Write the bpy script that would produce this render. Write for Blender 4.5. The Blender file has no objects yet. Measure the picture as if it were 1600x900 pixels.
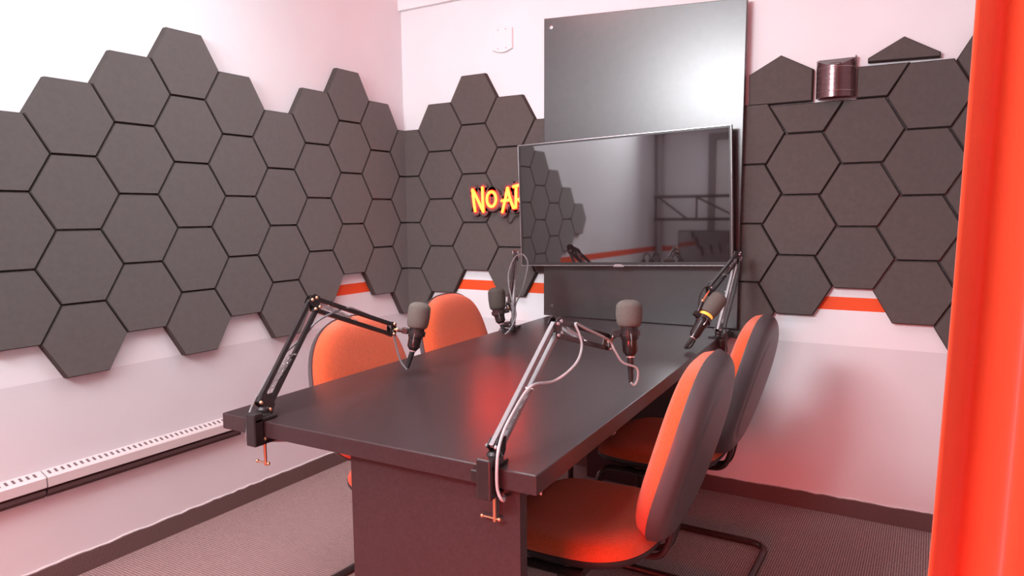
import bpy, bmesh, math, random
from mathutils import Vector, Matrix
random.seed(7)
PI = math.pi
SC = bpy.context.scene
COL = SC.collection

# ------------------------------------------------------------------ camera
cam_d = bpy.data.cameras.new('camera')
cam = bpy.data.objects.new('camera', cam_d)
COL.objects.link(cam)
SC.camera = cam
YAW, PIT, ROLL = -0.52853, -0.09785, -0.00927
Fv = Vector((math.sin(YAW) * math.cos(PIT), math.cos(YAW) * math.cos(PIT), math.sin(PIT)))
Rv = Vector((math.cos(YAW), -math.sin(YAW), 0))
Uv = Rv.cross(Fv)
R2 = Rv * math.cos(ROLL) + Uv * math.sin(ROLL)
U2 = -Rv * math.sin(ROLL) + Uv * math.cos(ROLL)
m = Matrix((R2, U2, -Fv)).transposed().to_4x4()
m.translation = Vector((2.6028, -3.1168, 1.2662))
cam.matrix_world = m
cam_d.sensor_width = 36.0
cam_d.lens = 1089.93 / 1600 * 36
cam_d.shift_x = -21.27 / 1600
cam_d.shift_y = -7.41 / 1600
cam_d.clip_start = 0.02

# ------------------------------------------------------------------ world, exposure, lights
SC.view_settings.view_transform = 'Standard'
SC.view_settings.look = 'None'
SC.view_settings.gamma = 1.0
SC.view_settings.use_curve_mapping = False
SC.view_settings.exposure = -0.24
W = bpy.data.worlds.new('world')
SC.world = W
W.use_nodes = True
W.node_tree.nodes['Background'].inputs[0].default_value = (0.8, 0.75, 0.8, 1)
W.node_tree.nodes['Background'].inputs[1].default_value = 0.15


def area(name, loc, aim, size, power, color, size_y=None, spread=PI):
    d = bpy.data.lights.new(name, 'AREA')
    d.energy = power
    d.color = color
    d.shape = 'RECTANGLE'
    d.size = size
    d.size_y = size_y or size
    d.spread = spread
    o = bpy.data.objects.new(name, d)
    COL.objects.link(o)
    o.location = loc
    o.rotation_euler = (Vector(aim) - Vector(loc)).to_track_quat('-Z', 'Y').to_euler()
    return o


COOL = (0.95, 0.97, 1.0)
RED = (1.0, 0.06, 0.05)
# two ceiling LED panels (their housings are built below) and unseen red lamps added to tint the room's edges
area('panel_light_rear', (1.75, -3.0, 2.66), (1.75, -3.0, 0), 1.15, 12, COOL, 0.55)
area('panel_light_middle', (0.95, -1.35, 2.66), (0.95, -1.35, 0), 1.15, 11, COOL, 0.55, math.radians(120))
area('added_softbox_light', (0.86, -4.05, 2.46), (1.10, 0.0, 1.25), 1.15, 77, (0.94, 0.97, 1.0), 0.44, math.radians(150))  # unseen key lamp, added for the board's highlight and even light
area('red_wash_ceiling', (0.9, -0.75, 2.62), (0.65, 0.0, 2.5), 0.5, 3.2, RED, 0.12)
area('red_wash_ceiling_right', (2.3, -1.0, 2.62), (2.2, 0.0, 1.9), 0.5, 3.5, RED, 0.12)
area('red_wash_floor_right', (2.0, -3.5, 0.50), (1.85, -1.7, 0.05), 0.6, 14, RED, 0.2, math.radians(80))
area('red_wash_floor_left', (0.6, -3.5, 0.6), (0.45, -2.3, 0.0), 0.5, 7, RED, 0.2, math.radians(80))

# ------------------------------------------------------------------ materials
MATS = {}


def mat(name, color, rough=0.5, metal=0.0, spec=0.5, noise=None, bump=None, emit=None, coat=0.0, sheen=0.0):
    """procedural principled material. noise=(scale, amount, detail) varies the colour, bump=(scale, strength, kind)."""
    if name in MATS:
        return MATS[name]
    M = bpy.data.materials.new(name)
    M.use_nodes = True
    nt = M.node_tree
    b = nt.nodes['Principled BSDF']
    b.inputs['Base Color'].default_value = (*color, 1)
    b.inputs['Roughness'].default_value = rough
    b.inputs['Metallic'].default_value = metal
    b.inputs['Specular IOR Level'].default_value = spec
    b.inputs['Coat Weight'].default_value = coat
    if coat >= 1:
        b.inputs['Coat IOR'].default_value = 2.2
    if sheen:
        b.inputs['Sheen Weight'].default_value = sheen
        b.inputs['Sheen Roughness'].default_value = 0.5
    tc = nt.nodes.new('ShaderNodeTexCoord')
    if noise:
        n = nt.nodes.new('ShaderNodeTexNoise')
        n.inputs['Scale'].default_value = noise[0]
        n.inputs['Detail'].default_value = noise[2] if len(noise) > 2 else 4
        mp = nt.nodes.new('ShaderNodeMapping')
        if len(noise) > 3:
            mp.inputs['Scale'].default_value = noise[3]
        nt.links.new(tc.outputs['Object'], mp.inputs['Vector'])
        nt.links.new(mp.outputs['Vector'], n.inputs['Vector'])
        mx = nt.nodes.new('ShaderNodeMix')
        mx.data_type = 'RGBA'
        a = noise[1]
        mx.inputs[6].default_value = (*[c * (1 - a) for c in color], 1)
        mx.inputs[7].default_value = (*[min(1, c * (1 + a)) for c in color], 1)
        nt.links.new(n.outputs['Fac'], mx.inputs['Factor'])
        nt.links.new(mx.outputs[2], b.inputs['Base Color'])
    if bump:
        scale, strength, kind = bump
        bp = nt.nodes.new('ShaderNodeBump')
        bp.inputs['Strength'].default_value = strength
        bp.inputs['Distance'].default_value = 0.002
        if kind == 'noise':
            t = nt.nodes.new('ShaderNodeTexNoise')
            t.inputs['Scale'].default_value = scale
            t.inputs['Detail'].default_value = 3
            out = t.outputs['Fac']
            nt.links.new(tc.outputs['Object'], t.inputs['Vector'])
        else:                                   # weave: two crossed wave bands
            outs = []
            for ax in kind:
                t = nt.nodes.new('ShaderNodeTexWave')
                t.bands_direction = ax
                t.inputs['Scale'].default_value = scale
                t.inputs['Distortion'].default_value = 1.2
                t.inputs['Detail'].default_value = 1
                t.inputs['Detail Scale'].default_value = 3
                nt.links.new(tc.outputs['Object'], t.inputs['Vector'])
                outs.append(t.outputs['Fac'])
            out = outs[0]
            for o2 in outs[1:]:
                ad = nt.nodes.new('ShaderNodeMath')
                ad.operation = 'ADD'
                nt.links.new(out, ad.inputs[0])
                nt.links.new(o2, ad.inputs[1])
                out = ad.outputs[0]
        nt.links.new(out, bp.inputs['Height'])
        nt.links.new(bp.outputs['Normal'], b.inputs['Normal'])
    if emit:
        b.inputs['Emission Color'].default_value = (*emit[0], 1)
        b.inputs['Emission Strength'].default_value = emit[1]
    MATS[name] = M
    return M


def wall_material(name, stripe):
    """white wall with a grey dado and a thin orange stripe, banded by height"""
    M = bpy.data.materials.new(name)
    M.use_nodes = True
    nt = M.node_tree
    b = nt.nodes['Principled BSDF']
    tc = nt.nodes.new('ShaderNodeTexCoord')
    sp = nt.nodes.new('ShaderNodeSeparateXYZ')
    nt.links.new(tc.outputs['Object'], sp.inputs[0])
    cr = nt.nodes.new('ShaderNodeValToRGB')
    cr.color_ramp.interpolation = 'CONSTANT'
    dv = nt.nodes.new('ShaderNodeMath')
    dv.operation = 'MULTIPLY'
    dv.inputs[1].default_value = 0.5            # heights 0..2 m -> 0..1
    nt.links.new(sp.outputs['Z'], dv.inputs[0])
    nt.links.new(dv.outputs[0], cr.inputs['Fac'])
    e = cr.color_ramp.elements
    e[0].position, e[0].color = 0.0, (0.70, 0.69, 0.715, 1)
    e[1].position, e[1].color = 0.704 / 2, (0.82, 0.815, 0.84, 1)
    x = e.new(0.855 / 2)
    x.color = (0.86, 0.09, 0.02, 1)
    x = e.new(0.908 / 2)
    x.color = (0.82, 0.815, 0.84, 1)
    # faint scuffs
    n = nt.nodes.new('ShaderNodeTexNoise')
    n.inputs['Scale'].default_value = 3
    n.inputs['Detail'].default_value = 6
    nt.links.new(tc.outputs['Object'], n.inputs['Vector'])
    mr = nt.nodes.new('ShaderNodeMapRange')
    mr.inputs['From Min'].default_value = 0.3
    mr.inputs['From Max'].default_value = 0.7
    mr.inputs['To Min'].default_value = 0.95
    mr.inputs['To Max'].default_value = 1.0
    nt.links.new(n.outputs['Fac'], mr.inputs['Value'])
    mx = nt.nodes.new('ShaderNodeMix')
    mx.data_type = 'RGBA'
    mx.blend_type = 'MULTIPLY'
    mx.inputs['Factor'].default_value = 1
    nt.links.new(cr.outputs['Color'], mx.inputs[6])
    nt.links.new(mr.outputs['Result'], mx.inputs[7])
    nt.links.new(mx.outputs[2], b.inputs['Base Color'])
    b.inputs['Roughness'].default_value = 0.55
    b.inputs['Specular IOR Level'].default_value = 0.3
    bp = nt.nodes.new('ShaderNodeBump')
    bp.inputs['Strength'].default_value = 0.08
    bp.inputs['Distance'].default_value = 0.002
    n2 = nt.nodes.new('ShaderNodeTexNoise')
    n2.inputs['Scale'].default_value = 90
    nt.links.new(tc.outputs['Object'], n2.inputs['Vector'])
    nt.links.new(n2.outputs['Fac'], bp.inputs['Height'])
    nt.links.new(bp.outputs['Normal'], b.inputs['Normal'])
    return M


def carpet_material():
    """brown ribbed needle-loop carpet, ribs running towards the back wall"""
    M = bpy.data.materials.new('ribbed_carpet')
    M.use_nodes = True
    nt = M.node_tree
    b = nt.nodes['Principled BSDF']
    tc = nt.nodes.new('ShaderNodeTexCoord')
    wv = nt.nodes.new('ShaderNodeTexWave')
    wv.bands_direction = 'X'
    wv.inputs['Scale'].default_value = 38
    wv.inputs['Distortion'].default_value = 1.5
    wv.inputs['Detail'].default_value = 2
    wv.inputs['Detail Scale'].default_value = 8
    nt.links.new(tc.outputs['Object'], wv.inputs['Vector'])
    n = nt.nodes.new('ShaderNodeTexNoise')
    n.inputs['Scale'].default_value = 260
    n.inputs['Detail'].default_value = 4
    nt.links.new(tc.outputs['Object'], n.inputs['Vector'])
    ml = nt.nodes.new('ShaderNodeMath')
    ml.operation = 'MULTIPLY'
    wv2 = nt.nodes.new('ShaderNodeTexWave')
    wv2.bands_direction = 'Y'
    wv2.inputs['Scale'].default_value = 30
    wv2.inputs['Distortion'].default_value = 2.0
    wv2.inputs['Detail Scale'].default_value = 8
    nt.links.new(tc.outputs['Object'], wv2.inputs['Vector'])
    mw = nt.nodes.new('ShaderNodeMath')
    mw.operation = 'MULTIPLY_ADD'
    mw.inputs[1].default_value = 0.5
    nt.links.new(wv2.outputs['Fac'], mw.inputs[0])
    hw_ = nt.nodes.new('ShaderNodeMath')
    hw_.operation = 'MULTIPLY'
    hw_.inputs[1].default_value = 0.7
    nt.links.new(wv.outputs['Fac'], hw_.inputs[0])
    nt.links.new(hw_.outputs[0], mw.inputs[2])
    nt.links.new(mw.outputs[0], ml.inputs[0])
    nt.links.new(n.outputs['Fac'], ml.inputs[1])
    cr = nt.nodes.new('ShaderNodeValToRGB')
    cr.color_ramp.elements[0].position = 0.05
    cr.color_ramp.elements[0].color = (0.09, 0.056, 0.055, 1)
    cr.color_ramp.elements[1].position = 0.6
    cr.color_ramp.elements[1].color = (0.54, 0.37, 0.355, 1)
    nt.links.new(ml.outputs[0], cr.inputs['Fac'])
    nt.links.new(cr.outputs['Color'], b.inputs['Base Color'])
    b.inputs['Roughness'].default_value = 0.95
    b.inputs['Specular IOR Level'].default_value = 0.15
    bp = nt.nodes.new('ShaderNodeBump')
    bp.inputs['Strength'].default_value = 0.6
    bp.inputs['Distance'].default_value = 0.004
    nt.links.new(ml.outputs[0], bp.inputs['Height'])
    nt.links.new(bp.outputs['Normal'], b.inputs['Normal'])
    return M


WHITE = mat('white_paint', (0.86, 0.83, 0.85), 0.55)
FOAM = mat('charcoal_foam', (0.094, 0.078, 0.074), 0.95, spec=0.15, noise=(55, 0.16, 6), bump=(420, 0.35, 'noise'), sheen=0.7)
FOAMSHADE = mat('charcoal_foam_side_shade', (0.070, 0.058, 0.055), 0.98, spec=0.05, noise=(55, 0.16, 6))  # darker sheenless sides and chamfers: shade between panels put into the colour
LAM = mat('black_laminate', (0.044, 0.024, 0.026), 0.30, spec=0.42, noise=(9, 0.35, 6, (14, 1, 14)), bump=(160, 0.04, 'noise'))
BOARD = mat('black_board', (0.035, 0.028, 0.030), 0.31, spec=1.0, noise=(30, 0.3, 8), bump=(200, 0.02, 'noise'))
BOARD.node_tree.nodes['Principled BSDF'].inputs['IOR'].default_value = 1.53
EDGE = mat('black_edge_band', (0.050, 0.036, 0.038), 0.4, noise=(6, 0.2, 4))
BLACK = mat('black_plastic', (0.030, 0.024, 0.025), 0.38, noise=(40, 0.15))
SHELL = mat('grey_black_shell', (0.095, 0.075, 0.080), 0.42, noise=(30, 0.12), bump=(350, 0.12, 'noise'))
BMETAL = mat('black_metal', (0.07, 0.05, 0.05), 0.22, metal=0.6, noise=(40, 0.2))
GREYMETAL = mat('grey_steel', (0.55, 0.52, 0.53), 0.3, metal=0.9, noise=(30, 0.1))
SILVER = mat('silver_trim', (0.62, 0.58, 0.60), 0.25, metal=0.9, noise=(30, 0.08))
COPPER = mat('copper_screw', (0.80, 0.42, 0.25), 0.28, metal=0.9, noise=(40, 0.1))
ORANGE = mat('orange_wool', (0.78, 0.110, 0.032), 0.9, spec=0.2, noise=(160, 0.22, 3), bump=(150, 0.6, ('Y', 'Z')), sheen=0.3)
CURT = mat('orange_curtain_cloth', (0.86, 0.075, 0.026), 0.85, spec=0.2, noise=(30, 0.06, 5, (6, 6, 0.6)), bump=(260, 0.25, ('X', 'Z')), sheen=0.2)
GREYFOAM = mat('grey_windscreen_foam', (0.15, 0.128, 0.115), 0.95, spec=0.1, noise=(260, 0.25, 3), bump=(600, 0.8, 'noise'))
DARKFOAM = mat('dark_windscreen_foam', (0.085, 0.07, 0.062), 0.95, spec=0.1, noise=(260, 0.25, 3), bump=(600, 0.8, 'noise'))
PALECABLE = mat('pale_cable', (0.50, 0.46, 0.47), 0.4, noise=(50, 0.1))
CABLE = mat('grey_cable', (0.20, 0.18, 0.19), 0.4, noise=(50, 0.1))
DCABLE = mat('black_cable', (0.035, 0.028, 0.028), 0.4, noise=(50, 0.1))
GLASS = mat('dark_screen_glass', (0.020, 0.012, 0.013), 0.03, spec=1.0, coat=1.0)
HEAT = mat('cream_enamel', (0.62, 0.54, 0.54), 0.4, noise=(12, 0.03))
DARKGAP = mat('dark_recess', (0.05, 0.03, 0.03), 0.7)
SKIRT = mat('dark_carpet_strip', (0.19, 0.125, 0.12), 0.95, spec=0.1, noise=(300, 0.6, 4), bump=(120, 0.8, ('X', 'Y', 'Z')))
CAULK = mat('white_caulk', (0.60, 0.55, 0.56), 0.6, noise=(60, 0.15))
BRONZE = mat('bronze_sconce', (0.16, 0.085, 0.09), 0.22, metal=0.7, noise=(4, 0.35, 3, (0.5, 0.5, 26)))
PLATE = mat('white_plastic_plate', (0.84, 0.80, 0.82), 0.4)
NEON = mat('neon_tube', (1.0, 0.5, 0.1), 0.4, emit=((1.0, 0.030, 0.0035), 19.0))
NEONRED = mat('neon_red_acrylic', (0.8, 0.05, 0.02), 0.3, emit=((1.0, 0.0018, 0.0005), 30.0))
SIGNBACK = mat('smoked_acrylic_backing', (0.10, 0.060, 0.060), 0.45, noise=(20, 0.1))
DIFF = mat('lamp_diffuser', (0.9, 0.9, 0.9), 0.5, emit=((1.0, 0.96, 0.98), 5.0))
AMBER = mat('amber_ring', (0.9, 0.45, 0.08), 0.3, emit=((1.0, 0.32, 0.03), 1.3))
WALLM = wall_material('banded_wall', True)
CARPET = carpet_material()


# ------------------------------------------------------------------ mesh helpers
class MB:
    def __init__(s):
        s.v, s.f, s.smooth = [], [], []

    def add(s, verts, faces, smooth=False):
        o = len(s.v)
        s.v += [Vector(p) for p in verts]
        s.f += [tuple(i + o for i in f) for f in faces]
        s.smooth += [smooth] * len(faces)
        return s

    def box(s, lo, hi, M=None, bev=0.0):
        bm = bmesh.new()
        bmesh.ops.create_cube(bm, size=1)
        c = [(a + b) / 2 for a, b in zip(lo, hi)]
        d = [abs(b - a) for a, b in zip(lo, hi)]
        for v in bm.verts:
            v.co = Vector((c[0] + v.co.x * d[0], c[1] + v.co.y * d[1], c[2] + v.co.z * d[2]))
        if bev:
            bmesh.ops.bevel(bm, geom=list(bm.edges), offset=bev, segments=2, affect='EDGES', profile=0.5)
        bm.verts.index_update()
        s.add([(M @ v.co if M else v.co.copy()) for v in bm.verts], [[v.index for v in f.verts] for f in bm.faces])
        bm.free()
        return s

    def obox(s, c, ax, half, bev=0.0):
        """oriented box: centre, three unit axes, half sizes"""
        M = Matrix(ax).transposed().to_4x4()
        M.translation = Vector(c)
        return s.box([-h for h in half], list(half), M, bev)

    def prism(s, loop, d, inset=0.0, depth=0.0):
        """extrude a planar loop by vector d; optional chamfer: the d-end is inset"""
        loop = [Vector(p) for p in loop]
        d = Vector(d)
        n = len(loop)
        if not inset:
            s.add(loop + [p + d for p in loop], [tuple(reversed(range(n))), tuple(range(n, 2 * n))] + [(i, (i + 1) % n, n + (i + 1) % n, n + i) for i in range(n)])
            return s
        dn = d.normalized()
        ins = []
        for i in range(n):
            a, b, c = loop[i - 1], loop[i], loop[(i + 1) % n]
            e1, e2 = (b - a).normalized(), (c - b).normalized()
            n1, n2 = dn.cross(e1), dn.cross(e2)
            k = (n1 + n2)
            k = k / max(1e-6, k.dot(n1))
            ins.append(b + k * inset)
        top = d - dn * depth
        v = loop + [p + top for p in loop] + [p + d for p in ins]
        f = [tuple(reversed(range(n))), tuple(range(2 * n, 3 * n))]
        for r in (0, n):
            f += [(r + i, r + (i + 1) % n, r + n + (i + 1) % n, r + n + i) for i in range(n)]
        s.add(v, f)
        return s

    def tube(s, pts, r, seg=8, smooth_path=0, caps=True, closed=False):
        pts = [Vector(p) for p in pts]
        if smooth_path:
            pts = catmull(pts, smooth_path, closed)
        n = len(pts)
        rr = r if isinstance(r, (list, tuple)) else [r] * n
        if len(rr) != n:
            rr = [rr[min(len(rr) - 1, int(i * len(rr) / n))] for i in range(n)]
        tang = []
        for i in range(n):
            a = pts[(i - 1) % n] if (closed or i > 0) else pts[i]
            b = pts[(i + 1) % n] if (closed or i < n - 1) else pts[i]
            t = (b - a)
            tang.append(t.normalized() if t.length > 1e-9 else Vector((0, 0, 1)))
        u = tang[0].orthogonal().normalized()
        v, f = [], []
        for i in range(n):
            t = tang[i]
            u = (u - t * u.dot(t))
            u = u.normalized() if u.length > 1e-6 else t.orthogonal().normalized()
            w = t.cross(u)
            for k in range(seg):
                a = 2 * PI * k / seg
                v.append(pts[i] + (u * math.cos(a) + w * math.sin(a)) * rr[i])
        m = n if closed else n - 1
        for i in range(m):
            j = (i + 1) % n
            for k in range(seg):
                k2 = (k + 1) % seg
                f.append((i * seg + k, i * seg + k2, j * seg + k2, j * seg + k))
        if caps and not closed:
            f.append(tuple(reversed(range(seg))))
            f.append(tuple(range((n - 1) * seg, n * seg)))
        s.add(v, f, True)
        return s

    def lathe(s, base, axis, prof, seg=24):
        """prof: list of (distance along axis, radius)"""
        base, axis = Vector(base), Vector(axis).normalized()
        u = axis.orthogonal().normalized()
        w = axis.cross(u)
        v, f = [], []
        for d, r in prof:
            for k in range(seg):
                a = 2 * PI * k / seg
                v.append(base + axis * d + (u * math.cos(a) + w * math.sin(a)) * max(r, 1e-5))
        for i in range(len(prof) - 1):
            for k in range(seg):
                k2 = (k + 1) % seg
                f.append((i * seg + k, i * seg + k2, (i + 1) * seg + k2, (i + 1) * seg + k))
        f.append(tuple(reversed(range(seg))))
        f.append(tuple(range((len(prof) - 1) * seg, len(prof) * seg)))
        s.add(v, f, True)
        return s

    def ball(s, c, r, seg=12):
        c = Vector(c)
        return s.lathe(c - Vector((0, 0, r)), (0, 0, 1), [(r - r * math.cos(PI * i / 8), r * math.sin(PI * i / 8)) for i in range(9)], seg)

    def build(s, name, material, parent=None, sharp=35):
        """one mesh object; with a parent the vertices are given in the parent's space offset"""
        me = bpy.data.meshes.new(name)
        me.from_pydata([tuple(p) for p in s.v], [], s.f)
        me.materials.append(material)
        for p, sm in zip(me.polygons, s.smooth):
            p.use_smooth = sm
        bm = bmesh.new()
        bm.from_mesh(me)
        bmesh.ops.recalc_face_normals(bm, faces=list(bm.faces))
        for e in bm.edges:
            if len(e.link_faces) == 2 and e.calc_face_angle(0) > math.radians(sharp):
                e.smooth = False
        bm.to_mesh(me)
        bm.free()
        me.update()
        o = bpy.data.objects.new(name, me)
        COL.objects.link(o)
        if parent is not None:
            o.parent = parent
        return o


def catmull(P, n, closed=False):
    out = []
    N = len(P)
    rng = range(N if closed else N - 1)
    for i in rng:
        if closed:
            p0, p1, p2, p3 = P[(i - 1) % N], P[i], P[(i + 1) % N], P[(i + 2) % N]
        else:
            p0, p1, p2, p3 = P[max(i - 1, 0)], P[i], P[i + 1], P[min(i + 2, N - 1)]
        for k in range(n):
            t = k / n
            out.append(0.5 * ((2 * p1) + (p2 - p0) * t + (2 * p0 - 5 * p1 + 4 * p2 - p3) * t * t + (3 * p1 - p0 - 3 * p2 + p3) * t ** 3))
    if not closed:
        out.append(P[-1].copy())
    return out


def tag(o, label, cat, group=None, kind=None):
    o['label'] = label
    o['category'] = cat
    if group:
        o['group'] = group
    if kind:
        o['kind'] = kind
    return o


def empty(name, loc, label, cat, group=None, rz=0.0):
    o = bpy.data.objects.new(name, None)
    o.empty_display_size = 0.1
    COL.objects.link(o)
    o.location = loc
    o.rotation_euler = (0, 0, rz)
    return tag(o, label, cat, group)


def struct(o):
    o['kind'] = 'structure'
    return o


def shift(mb, loc):
    """move a mesh builder's world coordinates into the space of an unrotated parent at loc"""
    L = Vector(loc)
    mb.v = [p - L for p in mb.v]
    return mb


def copy_tree(o, parent=None):
    c = o.copy()
    COL.objects.link(c)
    if parent is not None:
        c.parent = parent
    for ch in [k for k in bpy.data.objects if k.parent == o]:
        copy_tree(ch, c)
    return c


# ------------------------------------------------------------------ the room
FZ = -0.02                       # floor height
XL, XR, YB, YF, CZ = -0.03, 3.30, 0.03, -4.45, 2.72


def slab(name, lo, hi, material):
    return struct(MB().box(lo, hi).build(name, material))


slab('floor', (XL - 0.1, YF - 0.1, FZ - 0.1), (XR + 0.1, YB + 0.1, FZ), CARPET)
slab('ceiling', (XL - 0.1, YF - 0.1, CZ), (XR + 0.1, YB + 0.1, CZ + 0.1), WHITE)
slab('wall_left', (XL - 0.1, YF - 0.1, FZ), (XL, YB + 0.1, CZ), WALLM)
slab('wall_back', (XL, YB, FZ), (XR, YB + 0.1, CZ), WALLM)
slab('wall_right', (XR, YF - 0.1, FZ), (XR + 0.1, YB + 0.1, CZ), WALLM)
slab('wall_rear', (XL, YF - 0.1, FZ), (XR, YF, CZ), WALLM)
# shallow downstand over the back wall
slab('trim_1', (XL, YB - 0.024, 2.405), (XR, YB, CZ), WHITE)


def skirting(side, a, b, nrm):
    """carpet strip glued to the wall, with a ragged line of caulk along its top"""
    a, b, nrm = Vector(a), Vector(b), Vector(nrm)
    L = (b - a).length
    d = (b - a).normalized()
    k = MB()
    n = int(L / 0.03)
    top, cap = [], []
    for i in range(n + 1):
        top.append(0.057 + random.uniform(-0.0025, 0.0025))
        cap.append(top[-1] + random.uniform(0.0012, 0.0035))
    v, f = [], []
    for i in range(n + 1):
        p = a + d * (L * i / n)
        v += [p + nrm * 0.007 + Vector((0, 0, FZ)), p + nrm * 0.007 + Vector((0, 0, top[i])), p + Vector((0, 0, top[i])), p + Vector((0, 0, FZ))]
    for i in range(n):
        q = i * 4
        f += [(q, q + 4, q + 5, q + 1), (q + 1, q + 5, q + 6, q + 2)]
    k.add(v, f)
    o = struct(k.build('baseboard_' + side, SKIRT))
    c = MB()
    v, f = [], []
    for i in range(n + 1):
        p = a + d * (L * i / n)
        v += [p + nrm * 0.0075 + Vector((0, 0, top[i] - 0.002)), p + nrm * 0.004 + Vector((0, 0, cap[i])), p + Vector((0, 0, cap[i] + 0.001))]
    for i in range(n):
        q = i * 3
        f += [(q, q + 3, q + 4, q + 1), (q + 1, q + 4, q + 5, q + 2)]
    c.add(v, f)
    c.build('caulk_line', CAULK, o)
    return o


skirting('left', (XL, YF, 0), (XL, YB, 0), (1, 0, 0))
skirting('back', (XL, YB, 0), (XR, YB, 0), (0, -1, 0))

# rear wall door (seen mirrored in the television)
dr = MB()
dr.box((0.62, YF, FZ), (1.42, YF + 0.03, 2.02), bev=0.003)
door = struct(dr.build('door_1', mat('grey_door', (0.62, 0.60, 0.61), 0.5, noise=(5, 0.04))))
fr = MB()
for lo, hi in (((0.55, YF, FZ), (0.62, YF + 0.05, 2.09)), ((1.42, YF, FZ), (1.49, YF + 0.05, 2.09)), ((0.62, YF, 2.02), (1.42, YF + 0.05, 2.09))):
    fr.box(lo, hi)
fr.build('door_frame', mat('dark_door_frame', (0.22, 0.20, 0.21), 0.5, noise=(5, 0.05)), door)
MB().tube([(0.70, YF + 0.03, 1.0), (0.70, YF + 0.08, 1.0), (0.82, YF + 0.08, 1.0)], 0.01).build('door_handle', GREYMETAL, door)
# pipe in the rear corner
struct(MB().tube([(XL + 0.05, YF + 0.05, FZ), (XL + 0.05, YF + 0.05, CZ)], 0.035, 12).build('trim_2', mat('grey_pipe_paint', (0.42, 0.40, 0.42), 0.5)))

# ------------------------------------------------------------------ ceiling LED panels
for (cx, cy, lab) in ((1.75, -3.0, 'square-edged white ceiling light panel behind the camera towards the rear wall'), (0.95, -1.35, 'white ceiling light panel above the table, out of view overhead')):
    r = empty('ceiling_light', (cx, cy, CZ), lab, 'ceiling light', 'ceiling light panels')
    k = MB()
    for lo, hi in (((-0.62, -0.32, -0.045), (0.62, -0.29, 0)), ((-0.62, 0.29, -0.045), (0.62, 0.32, 0)), ((-0.62, -0.29, -0.045), (-0.59, 0.29, 0)), ((0.59, -0.29, -0.045), (0.62, 0.29, 0))):
        k.box(lo, hi)
    k.build('frame', PLATE, r)
    MB().box((-0.59, -0.29, -0.035), (0.59, 0.29, -0.01)).build('diffuser', DIFF, r)

# housing of the softbox, added unseen to give the board its highlight
r = empty('softbox', (0.86, -4.06, CZ), 'black softbox lamp added unseen behind the camera to light the board', 'added lamp')
q_ = (Vector((1.10, 0.0, 1.25)) - Vector((0.86, -4.05, 2.46))).to_track_quat('-Z', 'Y')
Ms = Matrix.Translation(Vector((0, -0.0, 2.46 - CZ))) @ q_.to_matrix().to_4x4()
k = MB()
for lo, hi in (((-0.60, -0.245, -0.01), (0.60, -0.225, 0.05)), ((-0.60, 0.225, -0.01), (0.60, 0.245, 0.05)), ((-0.60, -0.225, -0.01), (-0.58, 0.225, 0.05)), ((0.58, -0.225, -0.01), (0.60, 0.225, 0.05)), ((-0.58, -0.225, 0.04), (0.58, 0.225, 0.05))):
    k.box(lo, hi, Ms)
k.build('housing', BLACK, r)
MB().box((-0.58, -0.225, 0.012), (0.58, 0.225, 0.018), Ms).build('diffuser', DIFF, r)
MB().tube([(0, -0.06, 0), (0, -0.06, -0.2)], 0.012, 10).build('hanger', BMETAL, r)

# ------------------------------------------------------------------ hexagonal foam panels
S = 0.15
H3 = math.sqrt(3)
TH = 0.03                        # panel thickness: wall face to front face
GAP = 0.0012
QL, QB = -0.1549, 0.1286         # lattice offsets of the left and back walls (in sides)
ORD = ['topmost', 'second down', 'third down', 'fourth down', 'fifth down']
COLN = ['first', 'second', 'third', 'fourth', 'fifth', 'sixth', 'seventh', 'eighth', 'ninth', 'tenth', 'eleventh', 'twelfth']
HEX = [(math.cos(PI / 3 * k), math.sin(PI / 3 * k)) for k in range(6)]


def hexloop(R):
    return [Vector((x * R, 0, z * R)) for x, z in HEX]


def panel_mesh(loop):
    """foam tile in local xz; back at y=0 on the wall, front at y=-TH, with a softened edge"""
    k = MB()
    lp = loop
    # orientation so that prism's inset goes inwards for d = -y
    area2 = sum(lp[i].x * lp[(i + 1) % len(lp)].z - lp[(i + 1) % len(lp)].x * lp[i].z for i in range(len(lp)))
    if area2 < 0:
        lp = list(reversed(lp))
    k.prism(lp, (0, -TH, 0), 0.0042, 0.008)
    return k


def inset_check(k, lp):
    return k


hexproto = None


def place_hex(loc, rz, label, group):
    global hexproto
    if hexproto is None:
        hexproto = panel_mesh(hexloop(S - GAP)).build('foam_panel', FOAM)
        o = hexproto
    else:
        o = hexproto.copy()
        COL.objects.link(o)
    o.location = loc
    o.rotation_euler = (0, 0, rz)
    tag(o, label, 'acoustic panel', group)
    return o


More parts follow.
